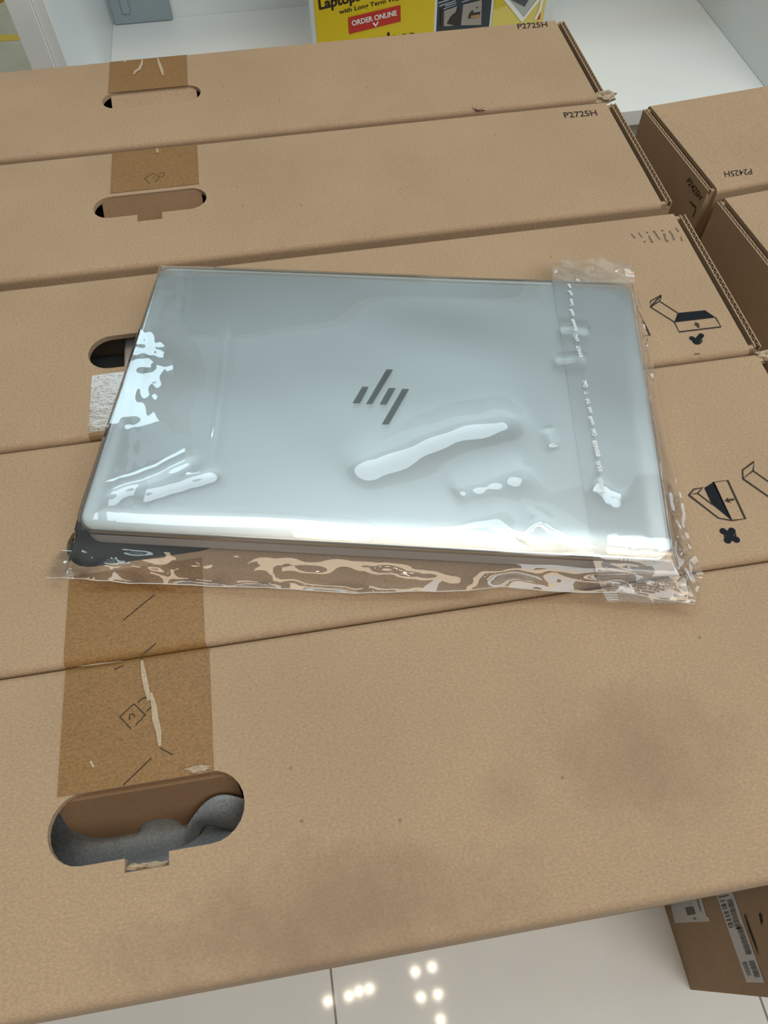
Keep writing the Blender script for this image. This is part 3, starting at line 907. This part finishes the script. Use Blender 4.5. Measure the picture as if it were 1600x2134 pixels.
# third panel with a laptop in a white diamond
y3 = plate('pale_yellow_sheet', po(1026, 30), po(1134, 20), ZS + 0.004, ZP - 0.004, 0.0, 0.0006, M_py2, pb)
pshape('mustard_band', [[(805, 125), (1000, 45), (930, -90), (805, -60)]], M_py3, 0.0010, y3)
pshape('diamond', [[(1180, 215), (955, -40), (1180, -330), (1360, -40)]], mat('grey_diamond_print', lin(168, 176, 172), 0.5), 0.0010, y3)
i_ = Ink(); i_.line(pq([(940, -20), (1165, 255), (1372, -10)], 0.0014), 0.0042, npl); i_.build('diamond_border', M_wp, y3)
i_ = Ink(); i_.line(pq([(1425, -60), (1385, 130), (1325, 250)], 0.0014), 0.0040, npl); i_.build('white_line', M_wp, y3)
pshape('red_corner', [[(1330, 255), (1395, 145), (1385, 245)]], M_red, 0.0012, y3)
pshape('laptop_picture', [[(960, -30), (1190, 85), (1250, -20), (1100, -120)]], mat('slate_picture_print', lin(66, 74, 80), 0.5), 0.0016, y3)

# ------------------------------------------------------------------ laptop
ZL = 0.052 * U                               # closed height
LC = [P(334, 556, TOP + ZL), P(1319, 593, TOP + ZL), P(1399, 1167, TOP + ZL), P(155, 1100, TOP + ZL)]
cen = sum(LC, Vector()) / 4
ex = ((LC[1] - LC[0]) + (LC[2] - LC[3])); ang = math.atan2(ex.y, ex.x)
LW = ((LC[1] - LC[0]).length + (LC[2] - LC[3]).length) / 2
LD = ((LC[0] - LC[3]).length + (LC[1] - LC[2]).length) / 2
lap = thing('laptop', 'closed silver laptop lying on the cartons inside a clear plastic sleeve', 'laptop', (cen.x, cen.y, TOP), ang)
FLp = Matrix.Translation((cen.x, cen.y, TOP)) @ Matrix.Rotation(ang, 4, 'Z')
FLi = FLp.inverted()

def brushed_metal():
    m = mat('silver_aluminium', (0.70, 0.735, 0.745, 1), 0.34, 1.0)
    b = m.node_tree.nodes['Principled BSDF']
    bp = nd(m, 'ShaderNodeBump'); bp.inputs['Strength'].default_value = 0.05; bp.inputs['Distance'].default_value = 0.0003
    lk(m, nz(m, coords(m), 2600, 2), bp.inputs['Height']); lk(m, bp.outputs['Normal'], b.inputs['Normal'])
    return m
M_alu = brushed_metal()
M_alu2 = mat('grey_aluminium_base', (0.58, 0.58, 0.60, 1), 0.45, 0.15)
M_rub = mat('black_rubber', (0.012, 0.012, 0.013, 1), 0.6)

def rrect(w, d, r, n=6):
    pts = []
    for cx, cy, a0 in ((w / 2 - r, d / 2 - r, 0), (-w / 2 + r, d / 2 - r, 90), (-w / 2 + r, -d / 2 + r, 180), (w / 2 - r, -d / 2 + r, 270)):
        for i in range(n + 1):
            a = math.radians(a0 + 90 * i / n); pts.append((cx + r * math.cos(a), cy + r * math.sin(a)))
    return pts
def near_drop(y):
    """lid top rolls down towards the hinge edge"""
    t = max(0.0, 1 - (y + LD / 2) / 0.015)
    return 0.0021 * t ** 2.0
def loft(name, loops, m, parent, cap0=True, cap1=True, drop=None, smooth=True):
    bm = bmesh.new(); rings = []
    for (w_, d_, r_, z_) in loops:
        ring = []
        for x, y in rrect(w_, d_, max(r_, 0.0005)):
            zz = z_ - (drop(y) if drop else 0)
            ring.append(bm.verts.new(FLp @ Vector((x, y, zz))))
        rings.append(ring)
    for a, b in zip(rings[:-1], rings[1:]):
        n = len(a)
        for i in range(n): bm.faces.new((a[i], a[(i + 1) % n], b[(i + 1) % n], b[i]))
    if cap0: bm.faces.new(rings[0][::-1])
    if cap1: bm.faces.new(rings[-1])
    return bmobj(name, bm, m, parent, smooth)
zl0 = ZL - 0.0050
# base
o = loft('base', [(LW - 0.010, LD - 0.006, 0.006, 0.0012), (LW - 0.003, LD - 0.0018, 0.009, 0.0022), (LW - 0.001, LD - 0.0004, 0.009, 0.0036), (LW - 0.001, LD - 0.0004, 0.009, zl0 - 0.0017), (LW - 0.002, LD - 0.001, 0.008, zl0 - 0.0014)], M_alu2, lap, smooth=False)
# dark hinge gap between base and lid
loft('hinge_gap', [(LW - 0.006, LD - 0.0050, 0.006, zl0 - 0.0014), (LW - 0.006, LD - 0.0050, 0.006, zl0 + 0.0007)], M_rub, lap, smooth=False)
for sx in (-1, 1):
    for sy in (-1, 1):
        bm = bmesh.new(); box(bm, sx * (LW / 2 - 0.045) - 0.02, sx * (LW / 2 - 0.045) + 0.02, sy * (LD / 2 - 0.03) - 0.004, sy * (LD / 2 - 0.03) + 0.004, 0.0002, 0.0024, 0.0006)
        bmesh.ops.transform(bm, matrix=FLp, verts=bm.verts[:]); bmobj('rubber_foot', bm, M_rub, lap)
# lid
loops = [(LW - 0.001, LD - 0.001, 0.008, zl0 + 0.0006), (LW, LD, 0.0085, zl0 + 0.0012), (LW, LD, 0.0085, ZL - 0.0014), (LW - 0.0006, LD - 0.0006, 0.0082, ZL - 0.0006), (LW - 0.0016, LD - 0.0016, 0.0078, ZL - 0.0001)]
for ins in (0.0015, 0.0025, 0.004, 0.006, 0.008, 0.010, 0.012, 0.0145, 0.017, 0.020):
    loops.append((LW - 2 * ins, LD - 2 * ins, max(0.0085 - ins, 0.0012), ZL))
def lid_drop(y): return near_drop(y)
lid = loft('lid', loops, M_alu, lap, drop=lid_drop)
# emblem of four slanted bars
M_logo = mat('dark_chrome_emblem', (0.10, 0.105, 0.095, 1), 0.14, 1.0)
kk = 600 / 1600
bars_px = [[(360, 266), (400, 266), (447, 178), (412, 178)], [(435, 271), (468, 270), (582, 82), (547, 81)], [(510, 273), (547, 273), (597, 185), (560, 185)], [(523, 383), (560, 383), (672, 190), (635, 190)]]
bm = bmesh.new()
for q in bars_px:
    lo = [P(600 + x * kk, 740 + y * kk, TOP + ZL + 0.0001) for x, y in q]
    hi = [p + Vector((0, 0, 0.00035)) for p in lo]
    a = [bm.verts.new(p) for p in lo]; b = [bm.verts.new(p) for p in hi]
    bm.faces.new(b); bm.faces.new(a[::-1])
    for i in range(4): bm.faces.new((a[i], a[(i + 1) % 4], b[(i + 1) % 4], b[i]))
bmobj('emblem', bm, M_logo, lid)

# ------------------------------------------------------------------ clear plastic sleeve
def film_material(name, haze, rough=0.03, gain=1.0):
    m = bpy.data.materials.new(name); m.use_nodes = True
    nt = m.node_tree; nt.nodes.clear()
    tr = nt.nodes.new('ShaderNodeBsdfTransparent'); tr.inputs[0].default_value = (0.975, 0.98, 0.985, 1)
    gl = nt.nodes.new('ShaderNodeBsdfGlossy'); gl.inputs['Roughness'].default_value = rough
    gl.inputs[0].default_value = (1, 1, 1, 1)
    di = nt.nodes.new('ShaderNodeBsdfDiffuse'); di.inputs[0].default_value = (0.85, 0.88, 0.9, 1)
    fr = nt.nodes.new('ShaderNodeFresnel'); fr.inputs['IOR'].default_value = 1.52
    mu = nt.nodes.new('ShaderNodeMath'); mu.operation = 'MULTIPLY'; mu.inputs[1].default_value = gain
    mu.use_clamp = True
    mx = nt.nodes.new('ShaderNodeMixShader'); mx2 = nt.nodes.new('ShaderNodeMixShader')
    ou = nt.nodes.new('ShaderNodeOutputMaterial')
    mx2.inputs[0].default_value = haze
    nt.links.new(tr.outputs[0], mx2.inputs[1]); nt.links.new(di.outputs[0], mx2.inputs[2])
    nt.links.new(fr.outputs[0], mu.inputs[0]); nt.links.new(mu.outputs[0], mx.inputs[0])
    nt.links.new(mx2.outputs[0], mx.inputs[1]); nt.links.new(gl.outputs[0], mx.inputs[2])
    nt.links.new(mx.outputs[0], ou.inputs[0])
    return m
M_film = film_material('clear_film', 0.045, 0.02, 1.9)
M_strip = film_material('clear_adhesive_film', 0.06, 0.05, 1.5)
M_flap = film_material('clear_flap_film', 0.09, 0.04, 1.6)

def lp(px, py, z): 
    p = FLi @ P(px, py, TOP + z); return np.array([p.x, p.y])
def resample(pts, n):
    pts = np.array(pts); d = np.r_[0, np.cumsum(np.linalg.norm(np.diff(pts, axis=0), axis=1))]; d /= d[-1]
    t = np.linspace(0, 1, n)
    return np.stack([np.interp(t, d, pts[:, 0]), np.interp(t, d, pts[:, 1])], 1)
NU, NV = 300, 230
zt = 0.001
near = [lp(103, 1212, zt), lp(200, 1222, zt), lp(430, 1228, zt), lp(740, 1243, zt), lp(1000, 1240, zt), lp(1180, 1246, zt), lp(1245, 1250, zt), lp(1352, 1259, zt), lp(1436, 1272, zt)]
right = [lp(1436, 1272, zt), lp(1460, 1205, zt), lp(1440, 1165, zt), lp(1420, 1067, zt), lp(1396, 967, zt), lp(1374, 860, 0.004), lp(1356, 768, 0.006), lp(1330, 640, 0.010), np.array([LW / 2 + 0.003, LD / 2 + 0.0035])]
left = [lp(103, 1212, zt), lp(128, 1150, zt), np.array([-LW / 2 - 0.0030, -LD / 2 + 0.006]), np.array([-LW / 2 - 0.0025, 0]), np.array([-LW / 2 - 0.0022, LD / 2 + 0.003])]
far = [np.array([-LW / 2 - 0.0022, LD / 2 + 0.003]), np.array([0, LD / 2 + 0.0028]), np.array([LW / 2 + 0.003, LD / 2 + 0.0035])]
bN, bF = resample(near, NU), resample(far, NU)
bL, bR = resample(left, NV), resample(right, NV)
uu = np.linspace(0, 1, NU)[None, :, None]; vv_ = np.linspace(0, 1, NV)[:, None, None]
Q = (1 - vv_) * bN[None] + vv_ * bF[None] + (1 - uu) * bL[:, None] + uu * bR[:, None] \
    - ((1 - uu) * (1 - vv_) * bN[0] + uu * (1 - vv_) * bN[-1] + (1 - uu) * vv_ * bF[0] + uu * vv_ * bF[-1])
X, Y = Q[..., 0], Q[..., 1]
def smooth01(t): t = np.clip(t, 0, 1); return t * t * (3 - 2 * t)
def film_base(X, Y):
    zl = ZL + 0.0009 - 0.0018 * np.clip(1 - (Y + LD / 2) / 0.017, 0, 1) ** 2.2
    dn = np.clip(-(Y + LD / 2), 0, None); dr = np.clip(X - LW / 2, 0, None); dl = np.clip(-LW / 2 - X, 0, None); db = np.clip(Y - LD / 2, 0, None)
    soft = lambda t: 1 - np.log1p(np.exp((1 - t) * 9)) / np.log1p(np.exp(9.0))      # straight run that eases onto the carton
    fall = np.maximum.reduce([soft(dn / 0.019), soft(dr / 0.013), np.clip(dl / 0.0035, 0, 1), np.clip(db / 0.004, 0, 1)])
    return zl * (1 - fall) + 0.0016 * fall, dn, dr
Zb, DN, DR = film_base(X, Y)
rs = np.random.RandomState(5)
def fold(X, Y, a, lam, th, ph, sharp=1.0):
    s = np.abs(((X * math.cos(th) + Y * math.sin(th)) / lam + ph) % 1.0 - 0.5) * 2
    return a * s ** sharp
def waves(X, Y, n, lx, ly, amp, rs):
    out = np.zeros_like(X)
    for k_ in range(n):
        ax, ay = rs.randn() * 2 * math.pi / lx, rs.randn() * 2 * math.pi / ly
        out += np.sin(ax * X + ay * Y + rs.uniform(0, 6.28))
    return amp * out / math.sqrt(n)
W = np.zeros_like(X)
inside = np.clip(1 - np.maximum(DN, DR) / 0.006, 0, 1)
# soft slack over the lid
for k_ in range(7):
    th = rs.uniform(0.9, 2.2); lam = rs.uniform(0.05, 0.11)
    W += 0.00020 * (0.5 + 0.5 * np.sin(2 * math.pi * ((X * math.cos(th) + Y * math.sin(th)) / lam + rs.rand())))
W += np.exp(-((X + LW / 2 - 0.010) / 0.018) ** 2) * waves(X, Y, 10, 0.016, 0.012, 0.00005, rs)
    # raised folds given by their ends (photo points on the lid plane), half width and height
def ridge(p, q, wd, h, skew=0.0, curve=0.0):
    a, b = lp(*p, ZL), lp(*q, ZL)
    d = b - a; L = np.linalg.norm(d); d /= L; n = np.array([-d[1], d[0]])
    s = ((X - a[0]) * d[0] + (Y - a[1]) * d[1]) / L
    t = (X - a[0]) * n[0] + (Y - a[1]) * n[1] - curve * np.sin(np.pi * np.clip(s, 0, 1))
    t = t + wd * (0.16 * np.sin(s * 4.5 + p[0]) + 0.07 * np.sin(s * 11 + p[1]) + 0.03 * np.sin(s * 31 + q[0]))
    h = h * (0.9 + 0.1 * np.sin(s * 9 + q[1]))
    env = smooth01(np.clip(s / 0.18, 0, 1)) * smooth01(np.clip((1 - s) / 0.18, 0, 1))
    tw = t / wd
    prof = np.where(tw > 0, np.exp(-np.abs(tw * (1 + skew)) ** 1.8), np.exp(-np.abs(tw * (1 - skew)) ** 1.8))
    return h * env * prof
RIDGES = [
    ((700, 985), (1110, 850), 0.012, 0.0026, 0.0, 0.002), ((940, 1040), (1110, 965), 0.009, 0.0016), ((760, 1120), (1090, 1070), 0.010, 0.0015),
    ((1080, 1130), (1130, 1060), 0.006, 0.0013), ((1100, 1075), (1260, 1165), 0.006, 0.0016), ((200, 1045), (430, 950), 0.005, 0.0014),
    ((280, 1040), (470, 975), 0.005, 0.0012), ((1160, 690), (1230, 690), 0.004, 0.0009),
    ((1150, 752), (1225, 752), 0.004, 0.0009), ((1135, 890), (1158, 935), 0.003, 0.0008), ((1230, 1000), (1310, 1040), 0.006, 0.0012), ((480, 640), (440, 1000), 0.002, 0.00022),
]
for r_ in RIDGES: W += ridge(*r_)
W *= inside * 0.9 + 0.1
# creases in the loose margins
m_n = smooth01((DN - 0.004) / 0.012); m_r = 0.55 * smooth01((DR - 0.002) / 0.006)
mm = np.maximum(m_n, m_r)
cr = np.zeros_like(X)
cr += waves(X, Y, 14, 0.060, 0.020, 0.00080, rs)
cr += waves(X, Y, 14, 0.022, 0.010, 0.00042, rs)
for k_ in range(6):
    cr += fold(X, Y, 0.0010, rs.uniform(0.014, 0.040), rs.uniform(0.9, 2.2), rs.rand(), 1.0)
corner = np.exp(-(((X + LW / 2) ** 2 + (Y + LD / 2 + 0.02) ** 2) / 0.022 ** 2)) + np.exp(-(((X - LW / 2) ** 2 + (Y + LD / 2 + 0.012) ** 2) / 0.030 ** 2))
for k_ in range(5):
    cr += corner * fold(X, Y, 0.0012, rs.uniform(0.008, 0.020), rs.uniform(0, math.pi), rs.rand(), 1.0)
env = 0.55 + 0.75 * np.clip(0.5 + waves(X, Y, 8, 0.10, 0.10, 0.9, rs), 0, 1)
cr = cr * env + 0.0012
Z = Zb + W + cr * mm
Z = np.maximum(Z, 0.0007)
# keep the film clear of the lid
over = (np.abs(X) < LW / 2 + 0.001) & (np.abs(Y) < LD / 2 + 0.001)
Z = np.where(over, np.maximum(Z, ZL + 0.0007 - 0.0018 * np.clip(1 - (Y + LD / 2) / 0.017, 0, 1) ** 2.2), Z)
sl = thing('plastic_sleeve', 'clear crinkled plastic sleeve around the silver laptop, sealed with a printed strip', 'plastic bag', (cen.x, cen.y, TOP), ang)
def grid_mesh(name, X, Y, Z, m, parent):
    ny_, nx_ = X.shape
    vs = [FLp @ Vector((float(a), float(b), float(c))) for a, b, c in zip(X.ravel(), Y.ravel(), Z.ravel())]
    fs = [(j * nx_ + i, j * nx_ + i + 1, (j + 1) * nx_ + i + 1, (j + 1) * nx_ + i) for j in range(ny_ - 1) for i in range(nx_ - 1)]
    return mesh(name, vs, fs, m, parent, True)
film = grid_mesh('film', X, Y, Z, M_film, sl)
def film_z(px_, py_):
    """height of the film nearest to local points"""
    out = np.zeros(px_.shape)
    fx, fy, fz = X.ravel(), Y.ravel(), Z.ravel()
    for idx in np.ndindex(px_.shape):
        out[idx] = fz[np.argmin((fx - px_[idx]) ** 2 + (fy - py_[idx]) ** 2)]
    return out
# welded hem along the near edge: a thin bright rim
rim = [FLp @ Vector((float(a), float(b), float(c) + 0.0003)) for a, b, c in zip(X[0], Y[0], Z[0])]
mesh('hem', *ribbon(rim, 0.0005), mat('whitish_hem', (0.55, 0.50, 0.45, 1), 0.3), sl)
# closing flap: a strip along the right end, running out past the far and near edges
def sheet_film(name, quad, nu, nv, m, lift, amp, parent, seed):
    a, b, c, d = [np.array(q) for q in quad]
    s = np.linspace(0, 1, nu)[None, :, None]; t_ = np.linspace(0, 1, nv)[:, None, None]
    G = (1 - t_) * ((1 - s) * a + s * b) + t_ * ((1 - s) * d + s * c)
    gx, gy = G[..., 0], G[..., 1]
    zb, dn, dr = film_base(gx, gy)
    zz = np.zeros(gx.shape); r2_ = np.random.RandomState(seed)
    for k_ in range(5): zz += fold(gx, gy, amp, r2_.uniform(0.012, 0.04), r2_.uniform(0, math.pi), r2_.rand(), 1.0)
    return gx, gy, zb, zz, dn, dr
quad = [lp(1236, 1166, ZL), lp(1402, 1170, ZL), lp(1322, 592, ZL), lp(1150, 590, ZL)]
gx, gy, zb, zz, dn, dr = sheet_film('s', quad, 60, 120, M_strip, 0, 0.0001, sl, 3)
fz_ = film_z(gx, gy)
grid_mesh('adhesive_strip', gx, gy, fz_ + 0.0005, M_strip, sl)
# near end of the flap
quad = [lp(1256, 1272, 0.001), lp(1436, 1271, 0.001), lp(1402, 1172, ZL), lp(1236, 1168, ZL)]
gx, gy, zb, zz, dn, dr = sheet_film('s', quad, 80, 60, M_flap, 0, 0.0016, sl, 8)
gz = np.maximum(zb + zz * smooth01(dn / 0.012) + 0.0022, film_z(gx, gy) + 0.0006)
grid_mesh('flap_end', gx, gy, gz, M_flap, sl)
# far end of the flap, standing up a little behind the lid
qs = [lp(1150, 592, ZL), lp(1322, 592, ZL), lp(1308, 563, ZL * 0.6), lp(1147, 557, ZL * 0.6)]
gx, gy, zb, zz, dn, dr = sheet_film('s', qs, 80, 36, M_flap, 0, 0.0018, sl, 14)
tt = np.linspace(0, 1, 36)[:, None]
bump = 0.003 * np.sin(np.pi * np.linspace(0, 1, 80))[None, :] * tt
gz = (ZL + 0.0012) * (1 - 0.38 * tt) + zz * np.clip(tt * 2, 0, 1) * 0.9
grid_mesh('flap_end', gx, gy + bump, gz, M_flap, sl)
# tiny white print along the strip
M_wt = mat('white_film_print', (0.92, 0.95, 0.97, 1), 0.5)
def strip_text(body, p, q, hgt=0.0030, bold=0.02):
    a, b = lp(*p, ZL), lp(*q, ZL)
    v, f = text_data(body, bold)
    x0, x1 = v[:, 0].min(), v[:, 0].max()
    d = (b - a); n = np.array([-d[1], d[0]]) / np.linalg.norm(d)
    L = a[None] + (v[:, :1] - x0) / (x1 - x0) * d[None] + (v[:, 1:2] / 0.7) * hgt * n[None]
    z = film_z(L[:, 0], L[:, 1]) + 0.0009
    return [FLp @ Vector((float(a_), float(b_), float(c_))) for (a_, b_), c_ in zip(L, z)], f
ink = Ink()
for body, p, q in (('KwARIN', (1258, 1032), (1251, 1004)), ('KIUG', (1253, 988), (1247, 967)), ('BREAKER', (1248, 957), (1240, 923)), ('CaaL', (1241, 914), (1236, 898)),
                   ('uuil', (1236, 890), (1231, 873)), ('rut', (1233, 865), (1228, 853)), ('TnI', (1230, 846), (1224, 836)), ('YT', (1224, 827), (1222, 821)), ('QaaL', (1222, 813), (1219, 798)),
                   ('KWAUY', (1212, 752), (1205, 727)), ('XAQ', (1206, 718), (1199, 704)), ('Iuuuuil', (1200, 696), (1194, 672)), ('uuil', (1195, 664), (1191, 651)), ('Luuu', (1193, 643), (1190, 629)),
                   ('uul', (1192, 621), (1187, 612)), ('uu', (1189, 606), (1185, 598))):
    ink.add(*strip_text(body, p, q, 0.0022))
ink.build('strip_print', M_wt, sl)
